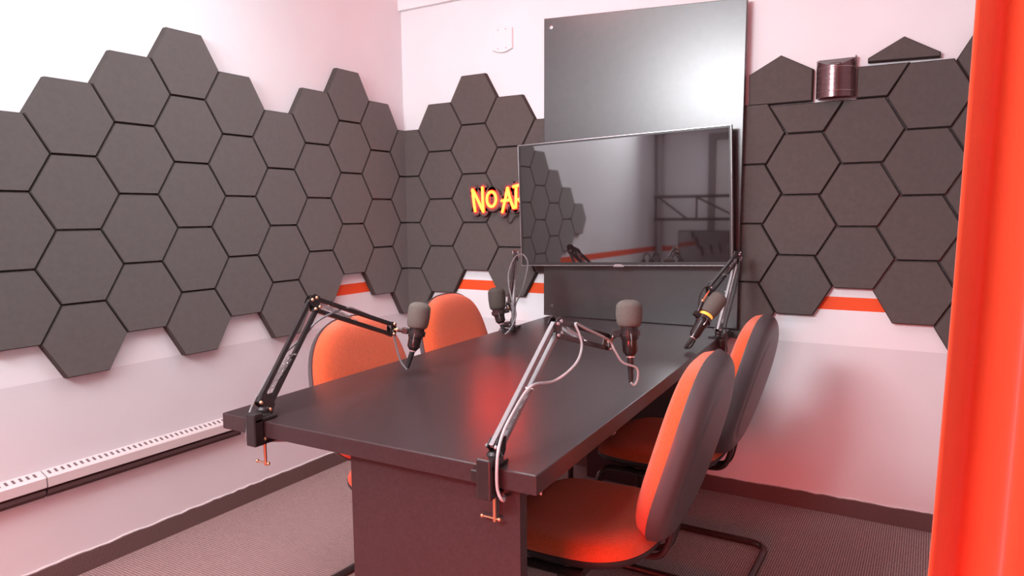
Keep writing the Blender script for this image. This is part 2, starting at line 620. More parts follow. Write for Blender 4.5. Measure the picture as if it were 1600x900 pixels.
Z0 = 10.78
LEFT = {0: (-.5, 3), 1: (0, 4), 2: (.5, 4), 3: (1, 5), 4: (.5, 4), 5: (0, 4), 6: (.5, 4), 7: (1, 4), 8: (.5, 4), -1: (-1, 2), -2: (-1.5, 1)}
for c, (top, n) in LEFT.items():
    y = -(1.5 * (9 - c) + QL) * S
    for i in range(n):
        z = (H3 * (top - i) + Z0) * S
        if c >= 0:
            lab = 'charcoal hexagonal foam panel on left wall, %s in %s column from the corner' % (ORD[i], COLN[8 - c])
        else:
            lab = 'charcoal hexagonal foam panel past left frame edge, %s of %s column from corner' % (ORD[i], COLN[8 - c])
        place_hex((XL, y, z), PI / 2, lab, 'hexagonal foam panels on the left wall')
BACK = {1: (.5, 4), 2: (1, 4), 3: (.5, 4), 4: (0, 3)}
for c, (top, n) in BACK.items():
    x = (1.5 * c + QB) * S
    for i in range(n):
        z = (H3 * (top - i) + Z0) * S
        if c < 4:
            lab = 'charcoal hexagonal foam panel between corner and television, %s in %s column from corner' % (ORD[i], COLN[c - 1])
        else:
            lab = 'charcoal hexagonal foam panel half hidden by black board, %s of its column' % ORD[i]
        place_hex((x, YB, z), 0, lab, 'hexagonal foam panels on the back wall left of the board')
# tiles folded around the corner: left half on the left wall, right half on the back wall
for i in range(4):
    z = (H3 * (0 - i) + Z0) * S
    k = MB()
    R = S - GAP
    cut = QL * S                                     # where the fold falls, measured from the tile's centre
    xs = 1 / math.sqrt(3)
    # left part: panel x from -R to cut
    hz = R * H3 / 2
    l1 = [Vector((-R, 0, 0)), Vector((-R / 2, 0, -hz)), Vector((cut + 0.006, 0, -hz)), Vector((cut + 0.006, 0, hz)), Vector((-R / 2, 0, hz))]
    a = panel_mesh(l1)
    Ml = Matrix.Rotation(PI / 2, 4, 'Z')
    cy = -(0 + QL) * S                               # centre of the column on the left wall
    k.add([Ml @ p + Vector((XL, cy, z)) for p in a.v], a.f)
    cutb = -QB * S - 0.006
    l2 = [Vector((R, 0, 0)), Vector((R / 2, 0, hz)), Vector((cutb, 0, hz)), Vector((cutb, 0, -hz)), Vector((R / 2, 0, -hz))]
    b = panel_mesh(l2)
    k.add([p + Vector((QB * S, YB, z)) for p in b.v], b.f)
    org = (0, 0, z)
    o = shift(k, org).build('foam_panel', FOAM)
    o.location = org
    tag(o, 'charcoal hexagonal foam panel folded around the room corner, %s of its column' % ORD[i], 'acoustic panel', 'foam panels folded into the corner')

# right of the board: its own lattice
RX, RZ, RU, RV = 2.120, 1.466, 0.148, 0.127
SR = 0.1475
rproto = None


def place_poly(pts, label, group):
    """a cut foam tile given by its outline (x, z) on the back wall"""
    cx = sum(p[0] for p in pts) / len(pts)
    cz = sum(p[1] for p in pts) / len(pts)
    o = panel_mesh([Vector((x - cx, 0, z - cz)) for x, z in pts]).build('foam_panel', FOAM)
    o.location = (cx, YB, cz)
    return tag(o, label, 'acoustic panel', group)


RG = 'hexagonal foam panels right of the board'
RIGHT = {-1: (1, -1, -3, -5), 0: (0, -2, -4), 1: (1, -1, -3), 2: (2, 0, -2, -4), 3: (3, 1, -1, -3, -5)}
RNAME = {-1: 'column beside the black board', 0: 'column below the peaked panel', 1: 'column below the wall sconce', 2: 'fourth column right of board', 3: 'column against the orange curtain'}
for c, vs in RIGHT.items():
    for i, vv in enumerate(vs):
        x = RX + RU * 1.5 * c + 0.004 * vv
        z = RZ + RV * vv - 0.004 * 1.5 * c
        hw, hv = SR - 0.0012, RV - 0.0010
        pts = [(x + hw, z), (x + hw / 2, z + hv), (x - hw / 2, z + hv), (x - hw, z), (x - hw / 2, z - hv), (x + hw / 2, z - hv)]
        place_poly(pts, 'charcoal hexagonal foam panel, %s whole one in %s' % (ORD[i], RNAME[c]), RG)
x, z = RX + 0.004 * 2, RZ + RV * 2
g = 0.002
place_poly([(x - RU / 2 + g, z - RV + g), (x + RU / 2 - 0.005, z - RV + g), (x + RU - 0.006, z - g * 3), (x - RU + g, z - g * 3)], 'half hexagon foam panel below the peaked panel, left of the sconce', RG)
x1, z1 = RX + RU * 1.5 + 0.012, RZ + RV * 3 - 0.006
place_poly([(2.316, z1 - RV + g), (x1 + RU / 2 - g, z1 - RV + g), (x1 + RU - g, z1 - 0.004), (2.316, z1 - 0.002)], 'cut foam panel filling the space just right of the wall sconce', RG)
place_poly([(1.897, 1.721), (2.151, 1.721), (2.152, 1.849), (2.024, 1.919), (1.896, 1.851)], 'peaked pentagon foam panel standing between black board and sconce', RG)
place_poly([(2.352, 1.852), (2.600, 1.845), (2.600, 1.863), (2.476, 1.936), (2.352, 1.868)], 'low peaked foam panel on top of the row right of the sconce', RG)

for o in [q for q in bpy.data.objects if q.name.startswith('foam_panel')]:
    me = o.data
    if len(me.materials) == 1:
        me.materials.append(FOAMSHADE)
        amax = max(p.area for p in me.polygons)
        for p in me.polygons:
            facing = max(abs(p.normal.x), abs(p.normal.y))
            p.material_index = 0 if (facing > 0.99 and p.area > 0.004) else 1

# ------------------------------------------------------------------ black wall board behind the television
bx0, bx1, bz1 = 0.912, 1.884, 2.212
r = empty('wall_board', ((bx0 + bx1) / 2, YB, 0.76), 'tall glossy black wall board behind the television', 'board')
P0 = r.location
k = MB().prism([(0.905, -0.03, 0.757), (1.874, -0.03, 0.757), (1.889, -0.03, 2.165), (0.918, -0.03, 2.218)], (0, 0.024, 0), 0)
k.v = [Vector(p) for p in k.v]
o = shift(k, P0).build('panel', BOARD, r)
bv = o.modifiers.new('bevel', 'BEVEL')
bv.width = 0.0025
bv.segments = 2
k = MB().box((1.80, -0.006, 0.76), (1.868, YB, 2.14))
k.box((0.95, -0.0055, 1.75), (1.85, YB - 0.032, 1.80))
shift(k, P0).build('batten', DARKGAP, r)
for (x, z) in ((0.957, 2.171), (0.952, 0.807), (1.846, 0.85)):
    c = MB().lathe((x, -0.0295, z), (0, -1, 0), [(0, 0.009), (0.002, 0.009), (0.003, 0.006)], 16)
    s_ = shift(c, P0).build('screw_cap', SILVER if z > 2 else SHELL, r)
    if z > 2:
        s_['label'] = 'bare silver screw cap'

# ------------------------------------------------------------------ television
TVC = Vector((1.3366, -0.10, 1.3243))
r = empty('television', TVC, 'large wall-mounted flat television with a thin silver frame', 'television')
r.rotation_euler = (0, -math.radians(1.55), 0)
tw, thh = 1.0475 / 2, 0.5975 / 2
MB().box((-tw + 0.011, -0.0012, -thh + 0.017), (tw - 0.011, 0.004, thh - 0.011)).build('screen', GLASS, r)
k = MB()
for lo, hi in (((-tw, -0.006, -thh), (tw, 0.018, -thh + 0.003)), ((-tw, -0.006, thh - 0.004), (tw, 0.018, thh)), ((-tw, -0.006, -thh + 0.003), (-tw + 0.003, 0.018, thh - 0.004)), ((tw - 0.003, -0.006, -thh + 0.003), (tw, 0.018, thh - 0.004))):
    k.box(lo, hi, bev=0.001)
k.build('frame', SILVER, r)
k = MB()
for lo, hi in (((-tw + 0.003, -0.003, -thh + 0.003), (tw - 0.003, 0.010, -thh + 0.017)), ((-tw + 0.003, -0.003, thh - 0.011), (tw - 0.003, 0.010, thh - 0.004)), ((-tw + 0.003, -0.003, -thh + 0.017), (-tw + 0.011, 0.010, thh - 0.011)), ((tw - 0.011, -0.003, -thh + 0.017), (tw - 0.003, 0.010, thh - 0.011))):
    k.box(lo, hi)
k.build('bezel', BLACK, r)
k = MB().box((-tw + 0.004, 0.010, -thh + 0.004), (tw - 0.004, 0.022, thh - 0.004), bev=0.004)
k.box((-0.34, 0.022, -0.20), (0.34, 0.040, 0.16), bev=0.008)
k.build('back_cover', BLACK, r)
k = MB().box((-0.2, 0.040, -0.1), (0.2, 0.068, 0.1))
k.build('wall_bracket', BMETAL, r)
k = MB().box((-0.020, -0.008, -thh - 0.001), (0.020, 0.0, -thh + 0.007), bev=0.001)
k.box((-0.026, -0.006, -thh - 0.006), (0.026, 0.006, -thh + 0.001), bev=0.002)
b = k.build('badge', SILVER, r)
b['label'] = 'small chrome badge under the screen'

# ------------------------------------------------------------------ neon sign
SGN = {
 'letter_n': [[(0.4776, 1.4002), (0.4845, 1.345), (0.4929, 1.2888)], [(0.4800, 1.3990), (0.512, 1.345), (0.5428, 1.2882)], [(0.5415, 1.4100), (0.5425, 1.35), (0.5452, 1.2861)]],
 'letter_o': [[(0.5975, 1.3878), (0.6083, 1.3846), (0.6172, 1.3761), (0.6231, 1.3635), (0.625, 1.3488), (0.6226, 1.3342), (0.6164, 1.3218), (0.6071, 1.3136), (0.5962, 1.3108), (0.5855, 1.3139), (0.5764, 1.3224), (0.5704, 1.3351), (0.5685, 1.3499), (0.571, 1.3646), (0.5773, 1.377), (0.5867, 1.3851), (0.5975, 1.3878)]],
 'letter_a': [[(0.6961, 1.4033), (0.6845, 1.3549), (0.6640, 1.2829)], [(0.6985, 1.4020), (0.7128, 1.3463), (0.7311, 1.3022)], [(0.6619, 1.3395), (0.690, 1.341), (0.7151, 1.3443)]],
 'letter_r': [[(0.7325, 1.4103), (0.7721, 1.417), (0.802, 1.4134), (0.8178, 1.3914), (0.8061, 1.3681), (0.762, 1.3434)], [(0.7488, 1.4082), (0.7472, 1.3536), (0.7451, 1.304)], [(0.7643, 1.3434), (0.7849, 1.3212), (0.81, 1.2992)]],
}


def stroke(mb, pts, w, y0, y1):
    """flat brush stroke with round ends: a ribbon of width 2w along pts, from depth y0 (back) to y1 (front)"""
    P = catmull([Vector((x, 0, z)) for x, z in pts], 6)
    n = len(P)
    Lf, Rt = [], []
    for i in range(n):
        t = (P[min(i + 1, n - 1)] - P[max(i - 1, 0)]).normalized()
        nn = Vector((-t.z, 0, t.x))
        Lf.append(P[i] + nn * w)
        Rt.append(P[i] - nn * w)

    def cap(c, t):
        nn = Vector((-t.z, 0, t.x))
        return [c + nn * (w * math.cos(a)) + t * (w * math.sin(a)) for a in [PI * q / 8 for q in range(1, 8)]]
    loop = Lf + cap(P[-1], (P[-1] - P[-2]).normalized()) + list(reversed(Rt)) + [p for p in reversed([P[0] + (Vector((-(P[0] - P[1]).normalized().z, 0, (P[0] - P[1]).normalized().x)) * (w * math.cos(a))) + (P[0] - P[1]).normalized() * (w * math.sin(a)) for a in [PI * (8 - q) / 8 for q in range(1, 8)]])]
    # quads along the ribbon (robust for curved strokes) plus end fans
    v, f = [], []
    for y in (y0, y1):
        for a, b in zip(Lf, Rt):
            v += [a + Vector((0, y, 0)), b + Vector((0, y, 0))]
    off = 2 * n
    for i in range(n - 1):
        q = 2 * i
        f += [(off + q, off + q + 1, off + q + 3, off + q + 2), (q, q + 2, q + 3, q + 1), (q, off + q, off + q + 2, q + 2), (q + 1, q + 3, off + q + 3, off + q + 1)]
    mb.add(v, f)
    for c in (P[0], P[-1]):
        mb.lathe((c.x, y0, c.z), (0, -1, 0), [(0, w), (y0 - y1, w)], 16)


r = empty('neon_sign', (0.64, -0.012, 1.345), 'glowing orange neon word sign on the foam panels, partly behind the television', 'neon sign')
P0 = r.location
kb, kr = MB(), MB()
for nm, strokes in SGN.items():
    kl = MB()
    for s_i, s_ in enumerate(strokes):
        stroke(kl, s_, 0.0072, -0.026, -0.031 - 0.0003 * s_i)
        stroke(kr, s_, 0.0105, -0.0225, -0.0252 - 0.0002 * s_i)
        stroke(kb, s_, 0.0265, -0.014, -0.0235 - 0.0002 * s_i)
    shift(kl, P0).build(nm, NEON, r)
kb.box((0.60, -0.022, 1.315), (0.70, -0.015, 1.37))
shift(kb, P0).build('backing', SIGNBACK, r)
shift(kr, P0).build('red_border', NEONRED, r)
k = MB()
for x, z in ((0.50, 1.34), (0.72, 1.34)):
    shift(MB().tube([(x, 0.002, z), (x, -0.016, z)], 0.006, 10), P0).build('standoff', BMETAL, r)
k = MB().tube([(0.6784, -0.016, 1.2686), (0.6829, -0.013, 1.2385), (0.6922, -0.008, 1.2231), (0.7089, -0.008, 1.2343), (0.7328, -0.013, 1.2583), (0.80, -0.012, 1.28)], 0.0022, 8, 6)
shift(k, P0).build('power_cord', DCABLE, r)

# ------------------------------------------------------------------ blank plate and sconce
r = empty('blanking_plate', (0.645, YB, 2.168), 'white blank plate with four screws high on the back wall', 'wall plate')
pl = []
for i in range(9):
    a = i / 8
    pl.append(Vector((-0.060 + 0.12 * a, 0, -0.052 - 0.016 * math.sin(PI * a))))
for i in range(9):
    a = i / 8
    pl.append(Vector((0.060 - 0.12 * a, 0, 0.052 + 0.016 * math.sin(PI * a))))
k = MB().prism(pl, (0, -0.012, 0), 0.003, 0.003)
k.build('cover', PLATE, r)
for x in (-0.025, 0.022):
    for z in (-0.047, 0.047):
        MB().lathe((x, -0.0118, z), (0, -1, 0), [(0, 0.0035), (0.0012, 0.003)], 10).build('screw', mat('plate_screw', (0.45, 0.34, 0.36), 0.4), r)

r = empty('wall_sconce', (2.2375, YB, 1.80), 'dark bronze curved wall sconce between the foam panels', 'wall lamp')
k = MB()
N = 24
hw, hz, dp = 0.072, 0.076, 0.07
v, f = [], []
for i in range(N + 1):
    a = -1 + 2 * i / N
    yv = -0.012 - dp * math.sqrt(max(0, 1 - (a * 0.96) ** 2))
    for q in (-1, 1):
        v.append((a * hw, yv, q * hz if q < 0 else hz - 0.030 * (1 - a * a)))
for i in range(N + 1):
    a = -1 + 2 * i / N
    yv = -0.012 - (dp - 0.004) * math.sqrt(max(0, 1 - (a * 0.96) ** 2)) + 0.001
    for q in (-1, 1):
        v.append((a * (hw - 0.004), yv, q * hz if q < 0 else hz - 0.030 * (1 - a * a)))
B = 2 * (N + 1)
for i in range(N):
    q = 2 * i
    f += [(q, q + 2, q + 3, q + 1), (B + q, B + q + 1, B + q + 3, B + q + 2), (q, B + q, B + q + 2, q + 2), (q + 1, q + 3, B + q + 3, B + q + 1)]
f += [(0, 1, B + 1, B), (2 * N, B + 2 * N, B + 2 * N + 1, 2 * N + 1)]
k.add(v, f, True)
k.build('shade', BRONZE, r)
k = MB()
for z in (-0.052, 0.040):
    pts = []
    for i in range(N + 1):
        a = -1 + 2 * i / N
        pts.append((a * (hw + 0.0006), -0.0125 - (dp + 0.0006) * math.sqrt(max(0, 1 - (a * 0.96) ** 2)), z))
    k.tube(pts, 0.0011, 6)
for z in (-0.03, -0.008, 0.012, 0.032):  # left half only: highlights painted as thin bright ribs
    pts = []
    for i in range(N // 2 + 1):
        a = -1 + 2 * i / N
        pts.append((a * (hw + 0.0006), -0.0125 - (dp + 0.0004) * math.sqrt(max(0, 1 - (a * 0.96) ** 2)), z))
    k.tube(pts, 0.0007, 6)
k.build('ribs', mat('sconce_rib_highlight', (0.55, 0.45, 0.47), 0.25, metal=0.8), r)
k = MB().box((-0.070, -0.012, -0.074), (0.073, 0, 0.082), bev=0.002)
k.box((0.070, -0.030, -0.070), (0.0735, -0.008, 0.086), bev=0.001)
k.box((-0.02, -0.06, -0.06), (0.02, -0.012, 0.06), bev=0.004)
k.build('back_plate', mat('sconce_plate', (0.10, 0.05, 0.055), 0.4), r)
k = MB().box((-0.078, -0.012, -0.092), (0.074, -0.001, -0.080), bev=0.002)
b = k.build('mounting_strip', PLATE, r)
b['label'] = 'white strip under the sconce'

# ------------------------------------------------------------------ convector heaters along the left wall
HY = [(-1.16, -1.944), (-1.949, -3.0)]
for i, (y0, y1) in enumerate(HY):
    L = y0 - y1
    r = empty('convector_heater', (XL, y1, 0.33), ('cream skirting convector on the left wall, end behind the table corner', 'cream skirting convector on the left wall, running out of frame at left')[i], 'heater', 'skirting convectors')
    P0 = r.location
    k = MB().prism([(XL, y1, 0.354), (0.006, y1, 0.347), (0.012, y1, 0.350), (0.012, y1, 0.383), (0.007, y1, 0.388), (XL, y1, 0.401)], (0, L, 0))
    shift(k, P0).build('casing', HEAT, r)
    k = MB()
    y = y1 + 0.012
    while y < y0 - 0.012:
        k.box((-0.020, y, 0.3972), (-0.002, y + 0.0080, 0.3985))
        y += 0.0215
    k.v = [p + Vector((0, 0, -(p.x + 0.020) * 0.351)) for p in k.v]
    shift(k, P0).build('top_slots', mat('slot_dark', (0.16, 0.10, 0.105), 0.7), r)
    k = MB().box((XL, y1, 0.312), (-0.004, y0, 0.352))
    k.box((-0.006, y1, 0.324), (0.006, y0, 0.340), bev=0.002)
    b = shift(k, P0).build('under_rail', mat('dark_rail', (0.085, 0.05, 0.05), 0.45), r)
    b['label'] = 'dark rail under the casing'
    if i == 0:
        k = MB().tube([(-0.010, y0, 0.332), (-0.010, y0 + 0.16, 0.332)], 0.010, 10)
        shift(k, P0).build('feed_pipe', mat('dark_pipe', (0.09, 0.06, 0.06), 0.4), r)
        k = MB().lathe((-0.008, y0 + 0.015, 0.334), (0, 1, 0), [(0, 0.008), (0.004, 0.013), (0.028, 0.013), (0.034, 0.008)], 16)
        b = shift(k, P0).build('valve', GREYMETAL, r)
        b['label'] = 'pale metal valve'
# ------------------------------------------------------------------ table
NL, NR, FR, FL = Vector((1.006, -1.972, 0)), Vector((1.949, -1.962, 0)), Vector((1.846, -0.034, 0)), Vector((0.933, -0.034, 0))
TZ, TT = 0.755, 0.042
r = empty('table', (1.45, -1.0, FZ), 'long black laminate table butted against the wall board', 'table')
P0 = r.location
k = MB().prism([p + Vector((0, 0, TZ - TT)) for p in (NL, NR, FR, FL)], (0, 0, TT))
o = shift(k, P0).build('tabletop', LAM, r)
bv = o.modifiers.new('bevel', 'BEVEL')
bv.width = 0.0028
bv.segments = 2
zt = TZ - TT
k = MB().box((1.428, -1.938, FZ + 0.004), (1.896, -1.910, zt), bev=0.001)
shift(k, P0).build('end_panel', LAM, r)
k = MB().box((1.18, -0.10, FZ + 0.004), (1.65, -0.072, zt), bev=0.001)
shift(k, P0).build('end_panel', LAM, r)
k = MB().box((1.42, -1.910, 0.40), (1.444, -0.10, zt), bev=0.001)
shift(k, P0).build('stretcher_panel', LAM, r)
k = MB().tube([(1.898 + 0.012 * math.cos(a), -1.474, 0.700 - 0.012 * math.sin(a) + 0.005) for a in [PI * (-0.15 + 1.3 * i / 10) for i in range(11)]], 0.0018, 8)
k.tube([(1.886, -1.474, 0.703), (1.886, -1.474, zt)], 0.0018, 8)
b = shift(k, P0).build('cable_hook', GREYMETAL, r)
b['label'] = 'small metal cable hook'
k = MB().tube([(1.924, -1.90, 0.690), (1.924, -1.90, zt)], 0.003, 8)
shift(k, P0).build('edge_pin', GREYMETAL, r)


# ------------------------------------------------------------------ chairs
def sgnpow(x, p):
    return math.copysign(abs(x) ** p, x)


def cushion(W_, H_, front, back, ex, rings=14, seg=56, inner=0.0, taper=0.0):
    """closed pad: outline is a superellipse in (s, t); front(rho, s, t) and back(rho, s, t) give depth"""
    v, f = [], []
    for side, fn in ((0, front), (1, back)):
        for i in range(rings + 1):
            rho = (i / rings) ** 0.7
            for k in range(seg):
                a = 2 * PI * k / seg
                s = W_ * sgnpow(math.cos(a), 2 / ex) * rho
                t = H_ * sgnpow(math.sin(a), 2 / ex) * rho
                s *= 1 + taper * t / H_
                v.append((fn(rho, s, t), s, t))
    o = (rings + 1) * seg
    for side in (0, 1):
        for i in range(rings):
            for k in range(seg):
                k2 = (k + 1) % seg
                q = side * o
                f.append((q + i * seg + k, q + i * seg + k2, q + (i + 1) * seg + k2, q + (i + 1) * seg + k))
    for k in range(seg):
        k2 = (k + 1) % seg
        f.append((rings * seg + k, rings * seg + k2, o + rings * seg + k2, o + rings * seg + k))
    return v, f


def make_chair(name, loc, rz, label):
    r = empty(name, loc, label, 'chair', 'orange visitor chairs at the table', rz)
    # backrest frame: depth axis n (forward), s sideways, t up along the lean
    lean = math.radians(12)
    n = Vector((math.cos(lean), 0, math.sin(lean)))
    u = Vector((-math.sin(lean), 0, math.cos(lean)))
    bc = Vector((-0.235, 0, 0.668))

    def place(vs):
        return [bc + n * d + Vector((0, s, 0)) + u * t for d, s, t in vs]

    def curve(s, t):
        return 0.16 * s * s + 0.10 * (t - 0.02) ** 2 - 0.012 * math.sin((t + 0.05) * 7)
    WB, HB = 0.215, 0.250
    k = MB()
    v, f = cushion(WB, HB, lambda q, s, t: curve(s, t) + 0.052 * max(0.0, 1 - q ** 7) ** 0.5 + 0.002, lambda q, s, t: curve(s, t) - 0.002, 2.7, taper=-0.06)
    k.add(place(v), f, True)
    cu = k.build('backrest_cushion', ORANGE, r, 60)
    k = MB()

    def shellback(q, s, t):
        groove = 0.004 * math.exp(-((q - 0.74) / 0.03) ** 2)
        return curve(s, t) - 0.004 - 0.046 * max(0.0, 1 - q ** 9) ** 0.5 + groove
    v, f = cushion(WB * 1.025, HB * 1.02, lambda q, s, t: curve(s, t) - 0.0015, shellback, 2.7, rings=22, taper=-0.06)
    k.add(place(v), f, True)
    sh = k.build('backrest_shell', SHELL, r, 60)
    sh['label'] = 'dark grey plastic backrest shell'
    # seat
    sc = Vector((0.055, 0, 0.388))

    def placeh(vs):
        return [sc + Vector((t, -s, d)) for d, s, t in vs]

    def sag(s, t):
        return 0.10 * s * s - 1.0 * max(0.0, t - 0.12) ** 2 + 0.02 * (t / 0.23) ** 2 * (1 if t < 0 else 0)
    k = MB()
    v, f = cushion(0.228, 0.228, lambda q, s, t: sag(s, t) + 0.010 + 0.046 * max(0.0, 1 - q ** 7) ** 0.5, lambda q, s, t: sag(s, t) + 0.004, 3.2)
    k.add(placeh(v), f, True)
    k.build('seat_cushion', ORANGE, r, 60)
    k = MB()
    v, f = cushion(0.2295, 0.2295, lambda q, s, t: sag(s, t) + 0.0035, lambda q, s, t: sag(s, t) - 0.006 - 0.022 * max(0.0, 1 - q ** 9) ** 0.5, 3.2)
    k.add(placeh(v), f, True)
    b = k.build('seat_shell', BLACK, r, 60)
    b['label'] = 'black plastic seat pan'
    # cantilever tube: one bent tube from seat, round the floor and back
    rr = 0.0125
    zf = FZ - loc[2] + rr + 0.001
    zs = 0.351
    w = 0.205

    def arc(c, a0, a1, rad, ax1, ax2, n_=6):
        return [Vector(c) + Vector(ax1) * rad * math.cos(a0 + (a1 - a0) * i / n_) + Vector(ax2) * rad * math.sin(a0 + (a1 - a0) * i / n_) for i in range(n_ + 1)]
    X, Y, Z = Vector((1, 0, 0)), Vector((0, 1, 0)), Vector((0, 0, 1))
    xf, xb, R_ = 0.235, -0.285, 0.06
    path = [Vector((-0.02, w, zs))]
    path += arc((xf - R_, w, zs - R_), PI / 2, 0, R_, X, Z)
    path += arc((xf - R_, w, zf + R_), 0, -PI / 2, R_, X, Z)
    path += arc((xb + R_, w - R_, zf), PI / 2, PI, R_, X, Y)
    half = path
    other = [Vector((p.x, -p.y, p.z)) for p in reversed(half)]
    k = MB().tube(half + other, rr, 10)
    k.build('cantilever_frame', BMETAL, r)
    MB().box((-0.02, -w, zs - 0.012), (0.02, w, zs + 0.012), bev=0.003).build('cross_bar', BMETAL, r)
    MB().box((0.10, -w, zs - 0.010), (0.13, w, zs + 0.014), bev=0.003).build('cross_bar', BMETAL, r)
    # spine carrying the backrest: twin bent tubes
    for sy in (-0.028, 0.028):
        p = [Vector((-0.04, sy, zs)), Vector((-0.13, sy, zs - 0.002)), Vector((-0.170, sy, zs + 0.010)), Vector((-0.190, sy, zs + 0.045)), Vector((-0.204, sy, 0.46)), Vector((-0.220, sy, 0.53))]
        MB().tube(p, 0.009, 10, 5).build('back_strut', BMETAL, r)
    return r


make_chair('visitor_chair', (1.114, -1.323, 0), math.radians(-4), 'orange chair at left of table nearest the camera, behind the left boom arm')
make_chair('visitor_chair', (1.00, -0.60, 0), math.radians(-3), 'orange chair at left of table, farther back below the neon sign')
make_chair('visitor_chair', (1.840, -1.380, 0), PI + math.radians(2), 'nearest orange chair at right of table, grey shell facing the camera')
make_chair('visitor_chair', (1.815, -0.64, 0), PI, 'orange chair at right of table, farther back in front of grey wall')

# ------------------------------------------------------------------ boom arms
MA = mat('arm_black', (0.040, 0.030, 0.031), 0.3, metal=0.35, noise=(60, 0.15))


def boom_arm(base, elbow, end, edge_pt, out, label, light=False):
    """desk boom arm: clamp on the table edge, swivel post, two parallel-bar arms, plates, springs"""
    base, elbow, end, out = Vector(base), Vector(elbow), Vector(end), Vector(out)
    edge = Vector(edge_pt)
    r = empty('boom_arm', (edge.x, edge.y, TZ), label, 'microphone arm', 'boom arms clamped to the table')
    P0 = r.location.copy()
    side = out.cross(Vector((0, 0, 1))).normalized()
    Z = Vector((0, 0, 1))
    clampc = edge + out * 0.016
    # clamp: C of three bars
    k = MB()
    k.obox(clampc + Z * (TZ - 0.018), (out, side, Z), (0.014, 0.017, 0.042), 0.003)
    k.obox(edge - out * 0.008 + Z * (TZ + 0.005), (out, side, Z), (0.034, 0.017, 0.004), 0.0015)
    k.obox(edge - out * 0.005 + Z * (TZ - 0.056), (out, side, Z), (0.032, 0.014, 0.004), 0.0015)
    shift(k, P0).build('clamp', MA, r)
    sc = edge - out * 0.012
    k = MB().tube([sc + Z * (TZ - TT - 0.002), sc + Z * (TZ - TT - 0.078)], 0.0038, 10)
    k.lathe(sc + Z * (TZ - TT - 0.0095), Z, [(0, 0.010), (0.009, 0.010)], 16)
    tb = sc + Z * (TZ - TT - 0.072)
    k.tube([tb + side * 0.030, tb - side * 0.010], 0.0022, 8)
    k.ball(tb + side * 0.031, 0.0045)
    k.ball(tb - side * 0.011, 0.0045)
    b = shift(k, P0).build('clamp_screw', COPPER, r)
    b['label'] = 'copper clamp screw with tee handle'
    k = MB().obox(clampc + side * 0.026 + Z * (TZ - 0.018), (out, side, Z), (0.004, 0.012, 0.012), 0.002)
    k.tube([clampc + side * 0.012 + Z * (TZ - 0.018), clampc + side * 0.03 + Z * (TZ - 0.018)], 0.004, 8)
    shift(k, P0).build('thumb_knob', MA, r)
    # swivel post
    k = MB().lathe((base.x, base.y, TZ + 0.006), Z, [(0, 0.016), (0.004, 0.017), (0.010, 0.014), (0.012, 0.0165), (base.z - TZ - 0.012, 0.0165), (base.z - TZ - 0.006, 0.012)], 20)
    k.obox((Vector((base.x, base.y, 0)) + Vector((edge.x, edge.y, 0))) / 2 + Z * (TZ + 0.008), (out, side, Z), (0.022, 0.014, 0.003), 0.001)
    shift(k, P0).build('swivel_post', MA, r)
    d1, d2 = (elbow - base), (end - elbow)
    nrm = d1.cross(d2).normalized()
    L1, L2 = d1.length, d2.length
    d1n, d2n = d1.normalized(), d2.normalized()
    p1, p2 = nrm.cross(d1n).normalized(), nrm.cross(d2n).normalized()
    go = 0.0165
    barm = mat('arm_bar_sheen', (0.28, 0.26, 0.27), 0.42, metal=0.45, noise=(60, 0.1)) if light else MA
    for nm, a, b_, p, dn, ma in (('lower_arm', base, elbow, p1, d1n, barm), ('upper_arm', elbow, end, p2, d2n, MA)):
        k = MB()
        for sgn in (-1, 1):
            k.obox((a + b_) / 2 + p * go * sgn, (dn, p, nrm), ((b_ - a).length / 2, 0.0062, 0.0055), 0.0014)
        shift(k, P0).build(nm, ma, r)
    # base yoke, elbow plates, end plate
    for nm, c, pa, pb in (('base_yoke', base, -d1n, None), ('elbow_plate', elbow, d1n, d2n), ('end_plate', end, d2n, None)):
        k, bl = MB(), MB()
        for sgn in (-1, 1):
            off = nrm * 0.0075 * sgn
            if nm == 'base_yoke':
                pts = [c + p1 * 0.026 - Z * 0.006, c + p1 * 0.024 + d1n * 0.020, c + p1 * 0.0 + d1n * 0.040, c - p1 * 0.022 + d1n * 0.016, c - p1 * 0.024 - Z * 0.006]
                bolts = [c + p1 * go, c - p1 * go]
            elif nm == 'elbow_plate':
                m_ = (d1n - d2n).normalized()
                w_ = m_.cross(nrm).normalized()
                pts = [c + p1 * 0.024 - d1n * 0.014, c - p1 * 0.024 - d1n * 0.012, c - p2 * 0.024 + d2n * 0.012, c + p2 * 0.024 + d2n * 0.016, c + m_ * 0.026 + w_ * 0.008, c + m_ * 0.026 - w_ * 0.008]
                cen = sum(pts, Vector()) / len(pts)
                pts.sort(key=lambda q: math.atan2((q - cen).dot(w_), (q - cen).dot(m_)))
                bolts = [c + p1 * go, c - p1 * go, c + p2 * go, c - p2 * go]
            else:
                pts = [c + p2 * 0.022 - d2n * 0.014, c + p2 * 0.022 + d2n * 0.010, c - p2 * 0.022 + d2n * 0.010, c - p2 * 0.022 - d2n * 0.014]
                bolts = [c + p2 * go, c - p2 * go]
            k.prism([q + off for q in pts], nrm * 0.0022 * sgn)
            for q in bolts:
                bl.lathe(q + off + nrm * 0.0022 * sgn, nrm * sgn, [(0, 0.0052), (0.002, 0.0050), (0.0045, 0.003)], 12)
        pb_ = shift(k, P0).build(nm, MA, r)
        shift(bl, P0).build('bolt', COPPER if not light else SILVER, pb_)
    # springs between the bars
    SPR = mat('spring_steel', (0.42, 0.38, 0.39), 0.35, metal=0.8)
